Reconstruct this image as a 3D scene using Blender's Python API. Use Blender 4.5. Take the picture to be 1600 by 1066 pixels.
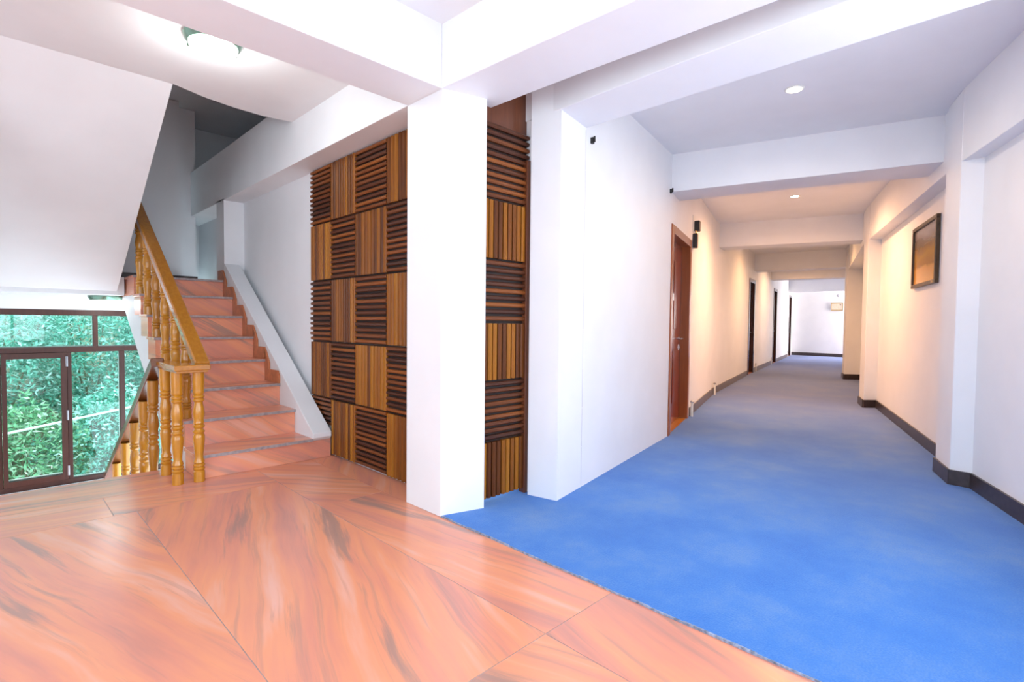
import bpy, bmesh, math, random
import numpy as np
from mathutils import Matrix, Vector

for o in list(bpy.data.objects):
    bpy.data.objects.remove(o)
SC = bpy.context.scene
COL = SC.collection
random.seed(7)
R = math.radians

# ------------------------------------------------------------------ camera
EYE = 1.15
FPX = 818.6
PITCH, ROLL, YAW = R(-1.9718), R(0.5616), R(45.0)
fwd = Vector((math.sin(YAW) * math.cos(PITCH), math.cos(YAW) * math.cos(PITCH), math.sin(PITCH)))
rgt = Vector((math.cos(YAW), -math.sin(YAW), 0))
up = rgt.cross(fwd)
r2 = math.cos(ROLL) * rgt + math.sin(ROLL) * up
u2 = r2.cross(fwd)
cd = bpy.data.cameras.new('camera')
cam = bpy.data.objects.new('camera', cd)
COL.objects.link(cam)
cd.sensor_width = 36
cd.lens = FPX / 1600 * 36
cd.clip_start = 0.02
cd.clip_end = 200
cam.matrix_world = Matrix(((r2.x, u2.x, -fwd.x, 0), (r2.y, u2.y, -fwd.y, 0), (r2.z, u2.z, -fwd.z, EYE), (0, 0, 0, 1)))
SC.camera = cam

# ------------------------------------------------------------------ world, daylight, exposure
w = bpy.data.worlds.new('sky')
SC.world = w
w.use_nodes = True
bg = w.node_tree.nodes['Background']
bg.inputs[0].default_value = (0.72, 0.90, 1.0, 1)
bg.inputs[1].default_value = 4.0
SC.view_settings.view_transform = 'Standard'
SC.view_settings.look = 'None'
SC.view_settings.gamma = 1
SC.view_settings.use_curve_mapping = False
SC.view_settings.exposure = 0.2


def area(name, loc, direction, sx, sy, power, color):
    l = bpy.data.lights.new(name, 'AREA')
    l.shape = 'RECTANGLE'
    l.size, l.size_y = sx, sy
    l.energy = power
    l.color = color
    o = bpy.data.objects.new(name, l)
    COL.objects.link(o)
    o.location = loc
    o.rotation_euler = Vector(direction).to_track_quat('-Z', 'Z').to_euler()
    return o


sl = bpy.data.lights.new('sun', 'SUN')
sl.energy = 5.0
sl.angle = R(6)
sl.color = (1.0, 0.97, 0.92)
sun = bpy.data.objects.new('sun', sl)
COL.objects.link(sun)
sun.rotation_euler = Vector((-0.75, -0.08, -0.65)).to_track_quat('-Z', 'Z').to_euler()
# daylight entering through the windows of the hall behind the photographer
area('daylight_west_window', (-2.62, 1.2, 1.5), (1, 0, 0.25), 3.4, 1.8, 42, (0.80, 0.86, 1.0))
area('daylight_south_window', (-0.4, -1.98, 1.5), (0, 1, 0.25), 3.2, 1.8, 40, (0.82, 0.87, 1.0))
area('added_near_right_daylight', (2.60, -1.05, 1.5), (-0.39, 0.92, 0.5), 2.2, 1.6, 50, (0.88, 0.90, 1.0))  # out of view, added to brighten the corridor wall and ceiling
# daylight at the far end of the corridor, through the window beyond the last pillar
area('daylight_far_window', (21.67, 2.70, 1.55), (0.1, 1, 0), 0.8, 1.55, 170, (1.0, 0.86, 0.76))


# ------------------------------------------------------------------ materials
def newmat(name):
    m = bpy.data.materials.new(name)
    m.use_nodes = True
    nt = m.node_tree
    b = nt.nodes['Principled BSDF']
    return m, nt, b


def N(nt, t, **kw):
    n = nt.nodes.new(t)
    for k, v in kw.items():
        setattr(n, k, v)
    return n


def ramp(nt, stops, interp='LINEAR'):
    n = nt.nodes.new('ShaderNodeValToRGB')
    cr = n.color_ramp
    cr.interpolation = interp
    while len(cr.elements) > 2:
        cr.elements.remove(cr.elements[-1])
    cr.elements[0].position, cr.elements[0].color = stops[0][0], (*stops[0][1], 1)
    cr.elements[1].position, cr.elements[1].color = stops[-1][0], (*stops[-1][1], 1)
    for p, c in stops[1:-1]:
        e = cr.elements.new(p)
        e.color = (*c, 1)
    return n


def plain(name, col, rough=0.5, metal=0.0, noise=0.0, scale=20, bump=0.0, spec=0.5, coat=0.0):
    m, nt, b = newmat(name)
    b.inputs['Roughness'].default_value = rough
    b.inputs['Metallic'].default_value = metal
    b.inputs['Specular IOR Level'].default_value = spec
    b.inputs['Coat Weight'].default_value = coat
    b.inputs['Base Color'].default_value = (*col, 1)
    if noise or bump:
        tc = N(nt, 'ShaderNodeTexCoord')
        nz = N(nt, 'ShaderNodeTexNoise')
        nz.inputs['Scale'].default_value = scale
        nz.inputs['Detail'].default_value = 4
        nt.links.new(tc.outputs['Object'], nz.inputs['Vector'])
        if noise:
            rp = ramp(nt, [(0.3, tuple(c * (1 - noise) for c in col)), (0.7, tuple(min(1, c * (1 + noise)) for c in col))])
            nt.links.new(nz.outputs['Fac'], rp.inputs['Fac'])
            nt.links.new(rp.outputs['Color'], b.inputs['Base Color'])
        if bump:
            bp = N(nt, 'ShaderNodeBump')
            bp.inputs['Strength'].default_value = bump
            bp.inputs['Distance'].default_value = 0.01
            nt.links.new(nz.outputs['Fac'], bp.inputs['Height'])
            nt.links.new(bp.outputs['Normal'], b.inputs['Normal'])
    return m


def emit(name, col, s):
    m, nt, b = newmat(name)
    b.inputs['Base Color'].default_value = (*col, 1)
    b.inputs['Emission Color'].default_value = (*col, 1)
    b.inputs['Emission Strength'].default_value = s
    return m


def wood(name, stops, rough=0.3, coat=0.3, axis='X', scale=6.0, rnd=0.6, bump=0.15, spec=0.5):
    """varnished wood, grain stretched along a local axis, tone differs per object"""
    m, nt, b = newmat(name)
    tc = N(nt, 'ShaderNodeTexCoord')
    oi = N(nt, 'ShaderNodeObjectInfo')
    mp = N(nt, 'ShaderNodeMapping')
    s = {'X': (scale * 0.5, scale * 8, scale * 8), 'Y': (scale * 8, scale * 0.5, scale * 8), 'Z': (scale * 8, scale * 8, scale * 0.5)}[axis]
    mp.inputs['Scale'].default_value = s
    cb = N(nt, 'ShaderNodeCombineXYZ')
    ml = N(nt, 'ShaderNodeMath', operation='MULTIPLY')
    ml.inputs[1].default_value = 40
    nt.links.new(oi.outputs['Random'], ml.inputs[0])
    for i in range(3):
        nt.links.new(ml.outputs[0], cb.inputs[i])
    nt.links.new(cb.outputs[0], mp.inputs['Location'])
    nt.links.new(tc.outputs['Object'], mp.inputs['Vector'])
    nz = N(nt, 'ShaderNodeTexNoise')
    nz.inputs['Scale'].default_value = 1
    nz.inputs['Detail'].default_value = 5
    nz.inputs['Roughness'].default_value = 0.65
    nt.links.new(mp.outputs[0], nz.inputs['Vector'])
    # fac = noise*(1-rnd) + random*rnd
    a = N(nt, 'ShaderNodeMix')
    a.data_type = 'FLOAT'
    a.inputs[0].default_value = rnd
    nt.links.new(nz.outputs['Fac'], a.inputs[2])
    nt.links.new(oi.outputs['Random'], a.inputs[3])
    rp = ramp(nt, stops)
    nt.links.new(a.outputs[0], rp.inputs['Fac'])
    nt.links.new(rp.outputs['Color'], b.inputs['Base Color'])
    bp = N(nt, 'ShaderNodeBump')
    bp.inputs['Strength'].default_value = bump
    bp.inputs['Distance'].default_value = 0.004
    nt.links.new(nz.outputs['Fac'], bp.inputs['Height'])
    nt.links.new(bp.outputs['Normal'], b.inputs['Normal'])
    b.inputs['Roughness'].default_value = rough
    b.inputs['Coat Weight'].default_value = coat
    b.inputs['Coat Roughness'].default_value = 0.12
    b.inputs['Specular IOR Level'].default_value = spec
    return m


def marble_mat(name, dark=1.0):
    """salmon marble with grey veins running along U of each slab's own UV map"""
    m, nt, b = newmat(name)
    uv = N(nt, 'ShaderNodeUVMap')
    dn = N(nt, 'ShaderNodeTexNoise')
    dn.inputs['Scale'].default_value = 1.3
    dn.inputs['Detail'].default_value = 2
    nt.links.new(uv.outputs[0], dn.inputs['Vector'])
    mx = N(nt, 'ShaderNodeVectorMath', operation='MULTIPLY_ADD')
    mx.inputs[1].default_value = (0.12, 0.12, 0)
    nt.links.new(dn.outputs['Color'], mx.inputs[0])
    nt.links.new(uv.outputs[0], mx.inputs[2])

    def layer(sx, sy, detail, loc, rough=0.55):
        mp = N(nt, 'ShaderNodeMapping')
        mp.inputs['Scale'].default_value = (sx, sy, 1)
        mp.inputs['Location'].default_value = (loc, loc * 1.7, 0)
        nt.links.new(mx.outputs[0], mp.inputs['Vector'])
        n = N(nt, 'ShaderNodeTexNoise')
        n.inputs['Scale'].default_value = 1
        n.inputs['Detail'].default_value = detail
        n.inputs['Roughness'].default_value = rough
        nt.links.new(mp.outputs[0], n.inputs['Vector'])
        return n

    base = layer(0.7, 6.5, 4, 3.1)
    rb = ramp(nt, [(0.30, (0.60 * dark, 0.26 * dark, 0.20 * dark)), (0.42, (0.73 * dark, 0.29 * dark, 0.20 * dark)),
                   (0.56, (0.82 * dark, 0.335 * dark, 0.19 * dark)), (0.70, (0.80 * dark, 0.42 * dark, 0.32 * dark))])
    nt.links.new(base.outputs['Fac'], rb.inputs['Fac'])
    v1 = layer(0.55, 7.0, 6, 11.3, 0.6)
    r1 = ramp(nt, [(0.0, (0, 0, 0)), (0.565, (0, 0, 0)), (0.64, (0.75, 0.75, 0.75)), (0.75, (0.95, 0.95, 0.95))])
    nt.links.new(v1.outputs['Fac'], r1.inputs['Fac'])
    v2 = layer(0.8, 22.0, 5, 23.9, 0.6)
    r2_ = ramp(nt, [(0.0, (0, 0, 0)), (0.55, (0, 0, 0)), (0.68, (0.42, 0.42, 0.42)), (1, (0.45, 0.45, 0.45))])
    nt.links.new(v2.outputs['Fac'], r2_.inputs['Fac'])
    mxx = N(nt, 'ShaderNodeMath', operation='MAXIMUM')
    nt.links.new(r1.outputs['Color'], mxx.inputs[0])
    nt.links.new(r2_.outputs['Color'], mxx.inputs[1])
    mc = N(nt, 'ShaderNodeMix')
    mc.data_type = 'RGBA'
    mc.inputs[7].default_value = (0.36 * dark, 0.235 * dark, 0.20 * dark, 1)
    nt.links.new(mxx.outputs[0], mc.inputs[0])
    nt.links.new(rb.outputs['Color'], mc.inputs[6])
    nt.links.new(mc.outputs[2], b.inputs['Base Color'])
    rr = layer(3, 3, 3, 5.5)
    mr = N(nt, 'ShaderNodeMapRange')
    mr.inputs[3].default_value = 0.16
    mr.inputs[4].default_value = 0.30
    nt.links.new(rr.outputs['Fac'], mr.inputs[0])
    nt.links.new(mr.outputs[0], b.inputs['Roughness'])
    b.inputs['Specular IOR Level'].default_value = 0.5
    return m


def carpet_mat():
    m, nt, b = newmat('blue_carpet')
    tc = N(nt, 'ShaderNodeTexCoord')
    n1 = N(nt, 'ShaderNodeTexNoise')
    n1.inputs['Scale'].default_value = 1.6
    n1.inputs['Detail'].default_value = 6
    n1.inputs['Roughness'].default_value = 0.65
    nt.links.new(tc.outputs['Object'], n1.inputs['Vector'])
    n2 = N(nt, 'ShaderNodeTexNoise')
    n2.inputs['Scale'].default_value = 130
    n2.inputs['Detail'].default_value = 2
    nt.links.new(tc.outputs['Object'], n2.inputs['Vector'])
    ad = N(nt, 'ShaderNodeMix')
    ad.data_type = 'FLOAT'
    ad.inputs[0].default_value = 0.28
    nt.links.new(n1.outputs['Fac'], ad.inputs[2])
    nt.links.new(n2.outputs['Fac'], ad.inputs[3])
    rp = ramp(nt, [(0.34, (0.020, 0.140, 0.52)), (0.50, (0.034, 0.185, 0.57)), (0.62, (0.080, 0.235, 0.57)), (0.76, (0.16, 0.30, 0.57))])
    nt.links.new(ad.outputs[0], rp.inputs['Fac'])
    # greyed further down the corridor: the warm light's effect put into the colour
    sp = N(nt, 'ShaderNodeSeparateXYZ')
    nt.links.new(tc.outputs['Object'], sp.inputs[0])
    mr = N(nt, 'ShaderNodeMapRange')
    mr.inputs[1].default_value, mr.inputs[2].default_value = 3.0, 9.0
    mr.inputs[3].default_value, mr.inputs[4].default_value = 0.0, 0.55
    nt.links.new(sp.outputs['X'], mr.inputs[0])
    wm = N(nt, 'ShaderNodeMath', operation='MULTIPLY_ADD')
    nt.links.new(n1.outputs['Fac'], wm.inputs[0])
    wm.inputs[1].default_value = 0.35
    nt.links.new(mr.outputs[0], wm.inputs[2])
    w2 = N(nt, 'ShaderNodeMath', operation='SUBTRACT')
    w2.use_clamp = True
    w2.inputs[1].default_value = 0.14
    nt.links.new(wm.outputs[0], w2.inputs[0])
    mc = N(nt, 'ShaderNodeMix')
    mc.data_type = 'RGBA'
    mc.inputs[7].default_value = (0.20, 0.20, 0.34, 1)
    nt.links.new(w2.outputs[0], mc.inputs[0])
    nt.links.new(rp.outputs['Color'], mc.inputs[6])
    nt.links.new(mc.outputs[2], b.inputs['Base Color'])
    bp = N(nt, 'ShaderNodeBump')
    bp.inputs['Strength'].default_value = 0.5
    bp.inputs['Distance'].default_value = 0.004
    nt.links.new(n2.outputs['Fac'], bp.inputs['Height'])
    nt.links.new(bp.outputs['Normal'], b.inputs['Normal'])
    b.inputs['Roughness'].default_value = 0.95
    b.inputs['Specular IOR Level'].default_value = 0.1
    b.inputs['Sheen Weight'].default_value = 0.2
    return m


def glass_mat():
    m, nt, b = newmat('window_glass')
    out = nt.nodes['Material Output']
    tr = N(nt, 'ShaderNodeBsdfTransparent')
    tr.inputs[0].default_value = (0.86, 0.97, 0.96, 1)
    gl = N(nt, 'ShaderNodeBsdfGlossy')
    gl.inputs['Roughness'].default_value = 0.02
    lw = N(nt, 'ShaderNodeFresnel')
    lw.inputs['IOR'].default_value = 1.45
    mx = N(nt, 'ShaderNodeMixShader')
    nt.links.new(lw.outputs[0], mx.inputs[0])
    nt.links.new(tr.outputs[0], mx.inputs[1])
    nt.links.new(gl.outputs[0], mx.inputs[2])
    nt.links.new(mx.outputs[0], out.inputs['Surface'])
    return m


def leaf_mat(name, stops):
    m, nt, b = newmat(name)
    g = N(nt, 'ShaderNodeNewGeometry')
    rp = ramp(nt, stops)
    nt.links.new(g.outputs['Random Per Island'], rp.inputs['Fac'])
    nt.links.new(rp.outputs['Color'], b.inputs['Base Color'])
    b.inputs['Roughness'].default_value = 0.4
    tl = N(nt, 'ShaderNodeBsdfTranslucent')
    nt.links.new(rp.outputs['Color'], tl.inputs[0])
    mx = N(nt, 'ShaderNodeMixShader')
    mx.inputs[0].default_value = 0.3
    nt.links.new(b.outputs[0], mx.inputs[1])
    nt.links.new(tl.outputs[0], mx.inputs[2])
    nt.links.new(mx.outputs[0], nt.nodes['Material Output'].inputs['Surface'])
    return m


def painting_mat():
    """flat print: mauve sky over a golden field"""
    m, nt, b = newmat('landscape_print')
    uv = N(nt, 'ShaderNodeUVMap')
    nz = N(nt, 'ShaderNodeTexNoise')
    nz.inputs['Scale'].default_value = 3
    nz.inputs['Detail'].default_value = 5
    nt.links.new(uv.outputs[0], nz.inputs['Vector'])
    sp = N(nt, 'ShaderNodeSeparateXYZ')
    nt.links.new(uv.outputs[0], sp.inputs[0])
    ma = N(nt, 'ShaderNodeMath', operation='MULTIPLY_ADD')
    ma.inputs[1].default_value = 0.25
    nt.links.new(nz.outputs['Fac'], ma.inputs[0])
    nt.links.new(sp.outputs['Y'], ma.inputs[2])
    rp = ramp(nt, [(0.10, (0.72, 0.36, 0.06)), (0.42, (0.66, 0.32, 0.05)), (0.46, (0.40, 0.20, 0.03)), (0.62, (0.50, 0.27, 0.04)),
                   (0.80, (0.24, 0.15, 0.07)), (0.90, (0.22, 0.17, 0.15)), (1.0, (0.30, 0.25, 0.24))])
    nt.links.new(ma.outputs[0], rp.inputs['Fac'])
    nt.links.new(rp.outputs['Color'], b.inputs['Base Color'])
    b.inputs['Roughness'].default_value = 0.12
    return m


M = dict(
    paint=plain('white_wall_paint', (0.84, 0.845, 0.87), 0.55, noise=0.02, scale=3, bump=0.03, spec=0.3),
    ceil=plain('white_ceiling_paint', (0.84, 0.845, 0.87), 0.6, noise=0.02, scale=3, bump=0.03, spec=0.25),
    marble=marble_mat('salmon_marble'),
    marble_dk=marble_mat('salmon_marble_riser', 1.05),
    grout=plain('grey_joint', (0.33, 0.30, 0.29), 0.7, noise=0.2),
    nosing=plain('grey_worn_edge', (0.36, 0.31, 0.31), 0.5, noise=0.25, scale=30),
    concrete=plain('floor_screed', (0.25, 0.23, 0.22), 0.8),
    skirt=plain('brown_stone_skirting', (0.50, 0.17, 0.07), 0.35, noise=0.2, scale=15),
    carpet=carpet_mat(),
    darkboard=plain('dark_baseboard', (0.050, 0.036, 0.036), 0.35, noise=0.25, scale=25),
    taupeboard=plain('taupe_baseboard', (0.135, 0.105, 0.095), 0.35, noise=0.2, scale=25),
    slat_h=wood('dark_slat_wood', [(0.15, (0.045, 0.014, 0.008)), (0.5, (0.13, 0.036, 0.010)), (0.75, (0.25, 0.072, 0.014)), (0.95, (0.36, 0.12, 0.018))], axis='X', coat=0.06, rough=0.38, spec=0.35),
    slat_v=wood('amber_slat_wood', [(0.15, (0.085, 0.022, 0.004)), (0.45, (0.19, 0.056, 0.006)), (0.65, (0.29, 0.096, 0.008)), (0.9, (0.42, 0.165, 0.012))], axis='X', coat=0.0, rough=0.4, spec=0.25),
    backing=plain('dark_backing_board', (0.018, 0.008, 0.006), 0.6),
    walnut=wood('brown_board_wood', [(0.2, (0.10, 0.028, 0.012)), (0.8, (0.19, 0.06, 0.025))], axis='Z', rnd=0.2),
    honey=wood('honey_varnished_wood', [(0.2, (0.38, 0.145, 0.010)), (0.55, (0.56, 0.235, 0.014)), (0.85, (0.68, 0.31, 0.03))], axis='Z', rnd=0.35, rough=0.25, coat=0.5),
    honey_rail=wood('honey_rail_wood', [(0.2, (0.34, 0.12, 0.010)), (0.8, (0.56, 0.225, 0.018))], axis='Y', rnd=0.2, rough=0.25, coat=0.5),
    rail_dk=wood('reddish_rail_wood', [(0.2, (0.11, 0.03, 0.009)), (0.8, (0.20, 0.06, 0.015))], axis='Y', rnd=0.2, rough=0.3, coat=0.4),
    door=wood('red_brown_door_wood', [(0.2, (0.09, 0.012, 0.003)), (0.55, (0.24, 0.034, 0.006)), (0.9, (0.36, 0.065, 0.010))], axis='Z', rnd=0.0, rough=0.2, coat=0.35, scale=3),
    door_dk=wood('dark_door_wood', [(0.2, (0.025, 0.008, 0.006)), (0.8, (0.06, 0.018, 0.010))], axis='Z', rnd=0.0, rough=0.25, coat=0.5, scale=3),
    frame=wood('door_frame_wood', [(0.2, (0.24, 0.055, 0.010)), (0.8, (0.40, 0.10, 0.018))], axis='Z', rnd=0.1, rough=0.3, coat=0.4),
    winwood=wood('window_frame_wood', [(0.2, (0.035, 0.010, 0.008)), (0.8, (0.08, 0.024, 0.016))], axis='Z', rnd=0.2, rough=0.45, coat=0.0),
    cream=plain('cream_frame_paint', (0.70, 0.66, 0.62), 0.5),
    metal=plain('satin_metal', (0.62, 0.60, 0.58), 0.25, metal=1.0),
    brass=plain('brass', (0.55, 0.38, 0.15), 0.3, metal=1.0),
    grey_metal=plain('grey_hinge_metal', (0.42, 0.42, 0.46), 0.4, metal=0.6),
    lampmetal=plain('green_grey_lamp_metal', (0.22, 0.36, 0.28), 0.25, metal=0.8),
    black=plain('black_plastic', (0.015, 0.013, 0.013), 0.4),
    pipe=plain('white_plastic', (0.80, 0.80, 0.76), 0.4),
    glass=glass_mat(),
    lampglass=emit('lit_lamp_glass', (0.93, 1.0, 0.98), 9),
    downglass=emit('lit_downlight_lens', (1.0, 0.86, 0.66), 14),
    print=painting_mat(),
    card=plain('cream_card', (0.75, 0.62, 0.48), 0.4, noise=0.15, scale=40),
    picframe=plain('dark_bronze_frame', (0.065, 0.036, 0.016), 0.35, noise=0.3, scale=20),
    leaf=leaf_mat('bamboo_leaf', [(0.0, (0.05, 0.22, 0.16)), (0.35, (0.12, 0.44, 0.32)), (0.65, (0.26, 0.62, 0.50)), (0.88, (0.50, 0.78, 0.70)), (1.0, (0.80, 0.90, 0.88))]),
    leaf2=leaf_mat('shrub_leaf', [(0.0, (0.05, 0.16, 0.08)), (0.4, (0.14, 0.40, 0.20)), (0.75, (0.32, 0.58, 0.34)), (1.0, (0.75, 0.80, 0.68))]),
    stem=plain('stem_bark', (0.20, 0.17, 0.10), 0.8),
    soil=plain('hillside_earth', (0.16, 0.17, 0.11), 0.9, noise=0.4, scale=2),
)


# ------------------------------------------------------------------ mesh helpers
class MB:
    def __init__(self):
        self.v, self.f = [], []

    def add(self, vs, fs):
        n = len(self.v)
        self.v += [tuple(p) for p in vs]
        self.f += [tuple(i + n for i in f) for f in fs]
        return self

    def prism(self, poly, z0, z1):
        n = len(poly)
        a = sum(poly[i][0] * poly[(i + 1) % n][1] - poly[(i + 1) % n][0] * poly[i][1] for i in range(n))
        if a < 0:
            poly = poly[::-1]
        vs = [(x, y, z0) for x, y in poly] + [(x, y, z1) for x, y in poly]
        fs = [tuple(range(n))[::-1], tuple(range(n, 2 * n))] + [(i, (i + 1) % n, n + (i + 1) % n, n + i) for i in range(n)]
        return self.add(vs, fs)

    def yz(self, poly, x0, x1):
        """prism of a (y,z) outline between two x"""
        n = len(poly)
        a = sum(poly[i][0] * poly[(i + 1) % n][1] - poly[(i + 1) % n][0] * poly[i][1] for i in range(n))
        if a < 0:
            poly = poly[::-1]
        vs = [(x0, y, z) for y, z in poly] + [(x1, y, z) for y, z in poly]
        fs = [tuple(range(n))[::-1], tuple(range(n, 2 * n))] + [(i, (i + 1) % n, n + (i + 1) % n, n + i) for i in range(n)]
        return self.add(vs, fs)

    def box(self, x0, x1, y0, y1, z0, z1):
        return self.prism([(x0, y0), (x1, y0), (x1, y1), (x0, y1)], z0, z1)

    def lathe(self, prof, seg=20, axis='Z', c=(0, 0, 0)):
        """prof: list of (r, h)"""
        vs, fs = [], []
        for r, h in prof:
            for k in range(seg):
                a = 2 * math.pi * k / seg
                p = (r * math.cos(a), r * math.sin(a), h)
                if axis == 'Y':
                    p = (p[0], p[2], p[1])
                if axis == 'X':
                    p = (p[2], p[0], p[1])
                vs.append((p[0] + c[0], p[1] + c[1], p[2] + c[2]))
        for i in range(len(prof) - 1):
            for k in range(seg):
                fs.append((i * seg + k, i * seg + (k + 1) % seg, (i + 1) * seg + (k + 1) % seg, (i + 1) * seg + k))
        fs.append(tuple(range(seg))[::-1])
        fs.append(tuple(range((len(prof) - 1) * seg, len(prof) * seg)))
        return self.add(vs, fs)

    def tube(self, p, q, r, seg=10, r1=None):
        p, q = Vector(p), Vector(q)
        d = (q - p).normalized()
        a = d.orthogonal().normalized()
        b = d.cross(a)
        vs, fs = [], []
        for c, rr in ((p, r), (q, r if r1 is None else r1)):
            for k in range(seg):
                t = 2 * math.pi * k / seg
                vs.append(c + a * rr * math.cos(t) + b * rr * math.sin(t))
        for k in range(seg):
            fs.append((k, (k + 1) % seg, seg + (k + 1) % seg, seg + k))
        fs += [tuple(range(seg))[::-1], tuple(range(seg, 2 * seg))]
        return self.add(vs, fs)

    def beam(self, p, q, wd, ht, upv=(0, 0, 1)):
        """rectangular bar from p to q; p,q at the centre line"""
        p, q = Vector(p), Vector(q)
        d = (q - p).normalized()
        s = d.cross(Vector(upv)).normalized()
        u = s.cross(d)
        vs = []
        for c in (p, q):
            for i, j in ((-1, -1), (1, -1), (1, 1), (-1, 1)):
                vs.append(c + s * wd / 2 * i + u * ht / 2 * j)
        return self.add(vs, [(3, 2, 1, 0), (4, 5, 6, 7), (0, 1, 5, 4), (1, 2, 6, 5), (2, 3, 7, 6), (3, 0, 4, 7)])

    def mesh(self, name, mat, smooth=False):
        me = bpy.data.meshes.new(name)
        me.from_pydata(self.v, [], self.f)
        if mat:
            me.materials.append(mat)
        bm = bmesh.new()
        bm.from_mesh(me)
        bmesh.ops.recalc_face_normals(bm, faces=bm.faces)
        bm.to_mesh(me)
        bm.free()
        if smooth:
            for p in me.polygons:
                p.use_smooth = True
            me.set_sharp_from_angle(angle=R(smooth if smooth is not True else 40))
        me.update()
        return me

    def build(self, name, mat, parent=None, smooth=False, bevel=0):
        o = bpy.data.objects.new(name, self.mesh(name, mat, smooth))
        COL.objects.link(o)
        if parent:
            o.parent = parent
        if bevel:
            bv = o.modifiers.new('bevel', 'BEVEL')
            bv.width = bevel
            bv.segments = 2
            bv.limit_method = 'ANGLE'
        return o


def inst(name, me, mat, parent, loc=(0, 0, 0), rot=(0, 0, 0), scale=(1, 1, 1)):
    o = bpy.data.objects.new(name, me)
    COL.objects.link(o)
    if mat:
        o.material_slots[0].link = 'OBJECT'
        o.material_slots[0].material = mat
    if parent:
        o.parent = parent
    o.location, o.rotation_euler, o.scale = loc, rot, scale
    return o


def thing(name, label, cat, loc=(0, 0, 0), rotz=0, group=None):
    o = bpy.data.objects.new(name, None)
    COL.objects.link(o)
    o.empty_display_size = 0.1
    o.location = loc
    o.rotation_euler = (0, 0, rotz)
    o['label'] = label
    o['category'] = cat
    if group:
        o['group'] = group
    return o


def tag(o, label, cat, group=None, kind=None):
    o['label'] = label
    o['category'] = cat
    if group:
        o['group'] = group
    if kind:
        o['kind'] = kind
    return o


def struct(o, label=None):
    o['kind'] = 'structure'
    if label:
        o['label'] = label
    return o


def vein_uv(o, ang, axes=(0, 1), off=None):
    """UV map with U along the vein direction (degrees in the plane of the two axes)"""
    me = o.data
    uvl = me.uv_layers.new(name='UVMap')
    c, s = math.cos(R(ang)), math.sin(R(ang))
    ox, oy = off if off else (random.uniform(0, 50), random.uniform(0, 50))
    for lp in me.loops:
        p = me.vertices[lp.vertex_index].co
        a, b = p[axes[0]], p[axes[1]]
        uvl.data[lp.index].uv = (a * c + b * s + ox, -a * s + b * c + oy)


# ------------------------------------------------------------------ key plan points (metres, eye at the origin of the plan)
CZ = 2.85          # ceiling
BZ = 2.49          # underside of the hall beams
CARPET_X = 1.875
LANDING_Y = 4.71
# corridor, left wall face
LW = [(2.567, 2.147), (4.87, 2.627), (8.40, 3.735), (12.2, 4.64), (22.25, 6.76)]
# ------------------------------------------------------------------ floor
fb = MB()
fb.box(-2.4, 2.2, -1.75, LANDING_Y - 0.012, -0.22, -0.02)
fb.prism([(2.2, -1.75), (25.5, 3.0), (25.5, 9.5), (2.2, 3.2)], -0.22, -0.004)
floor = struct(fb.build('floor', M['concrete']))
G = 0.0018
tiles = []
for i, (x0, x1) in enumerate([(-2.4, -1.88), (-1.88, -1.05), (-1.05, -0.22), (-0.22, 0.61), (0.61, 1.44)]):
    a = [106, 74, 74, 106, 71][i]
    tiles.append((x0, x1, 1.25, 3.775, a))
    tiles.append((x0, x1, -1.75, 1.25, 180 - a))
for x0, x1, a in ((-2.4, -0.95, 20), (-0.95, 0.50, 170), (0.50, 1.44, 160)):
    tiles.append((x0, x1, 3.775, 4.20, a))
for x0, x1, a in ((-2.4, -0.5, 5), (-0.5, 1.05, 175)):
    tiles.append((x0, x1, 4.20, LANDING_Y, a))
tiles.append((1.44, CARPET_X - 0.002, 1.25, 3.10, 100))
tiles.append((1.44, CARPET_X - 0.002, -1.75, 1.25, 76))
tiles.append((1.44, CARPET_X - 0.002, 3.10, 4.20, 130))
tiles.append((CARPET_X - 0.002, 2.09, 2.80, 4.20, 60))
tiles.append((1.05, 2.09, 4.20, LANDING_Y, 30))
for x0, x1, y0, y1, a in tiles:
    t = MB().box(x0 + G, x1 - G, y0 + G, y1 - G, -0.02, 0.0).build('marble_tile', M['marble'], floor)
    vein_uv(t, a)
jt = MB().box(-2.39, CARPET_X - 0.01, -1.74, LANDING_Y - 0.02, -0.0195, -0.0012).build('joint_filler', M['grout'], floor)
# two brown filler strips that show in the open joint
# carpet
cp = [(CARPET_X, -1.7), (4.30, -0.02), (4.96, 0.25), (5.35, 0.42), (8.86, 1.53), (13.1, 2.6), (16.0, 3.0), (22.3, 3.0), (22.3, 6.80),
      (12.2, 4.67), (8.4, 3.77), (4.87, 2.66), (2.57, 2.5), (2.1, 2.5), (CARPET_X, 2.455)]
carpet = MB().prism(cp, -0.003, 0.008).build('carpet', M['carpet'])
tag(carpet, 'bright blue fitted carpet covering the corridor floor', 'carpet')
ce = MB()
yy = -1.65
while yy < 2.44:                                       # frayed pale edge along the marble
    L = random.uniform(0.05, 0.16)
    ce.box(CARPET_X - 0.004 - random.uniform(0, 0.003), CARPET_X + 0.004, yy, min(2.45, yy + L), -0.001, 0.007 + random.uniform(0, 0.002))
    yy += L
ce.build('frayed_edge', plain('pale_carpet_fray', (0.24, 0.28, 0.38), 0.9, noise=0.5, scale=60), carpet)


# ------------------------------------------------------------------ walls of the corridor
def nrm(p, q):
    d = Vector((q[0] - p[0], q[1] - p[1]))
    d.normalize()
    return d, Vector((-d.y, d.x))          # along, left-hand normal


def wseg(mb, p, q, th, z0, z1, side=1):
    d, n = nrm(p, q)
    n = n * side * th
    mb.prism([p, q, (q[0] + n.x, q[1] + n.y), (p[0] + n.x, p[1] + n.y)], z0, z1)


def lerp(p, q, t):
    return (p[0] + (q[0] - p[0]) * t, p[1] + (q[1] - p[1]) * t)


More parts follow.
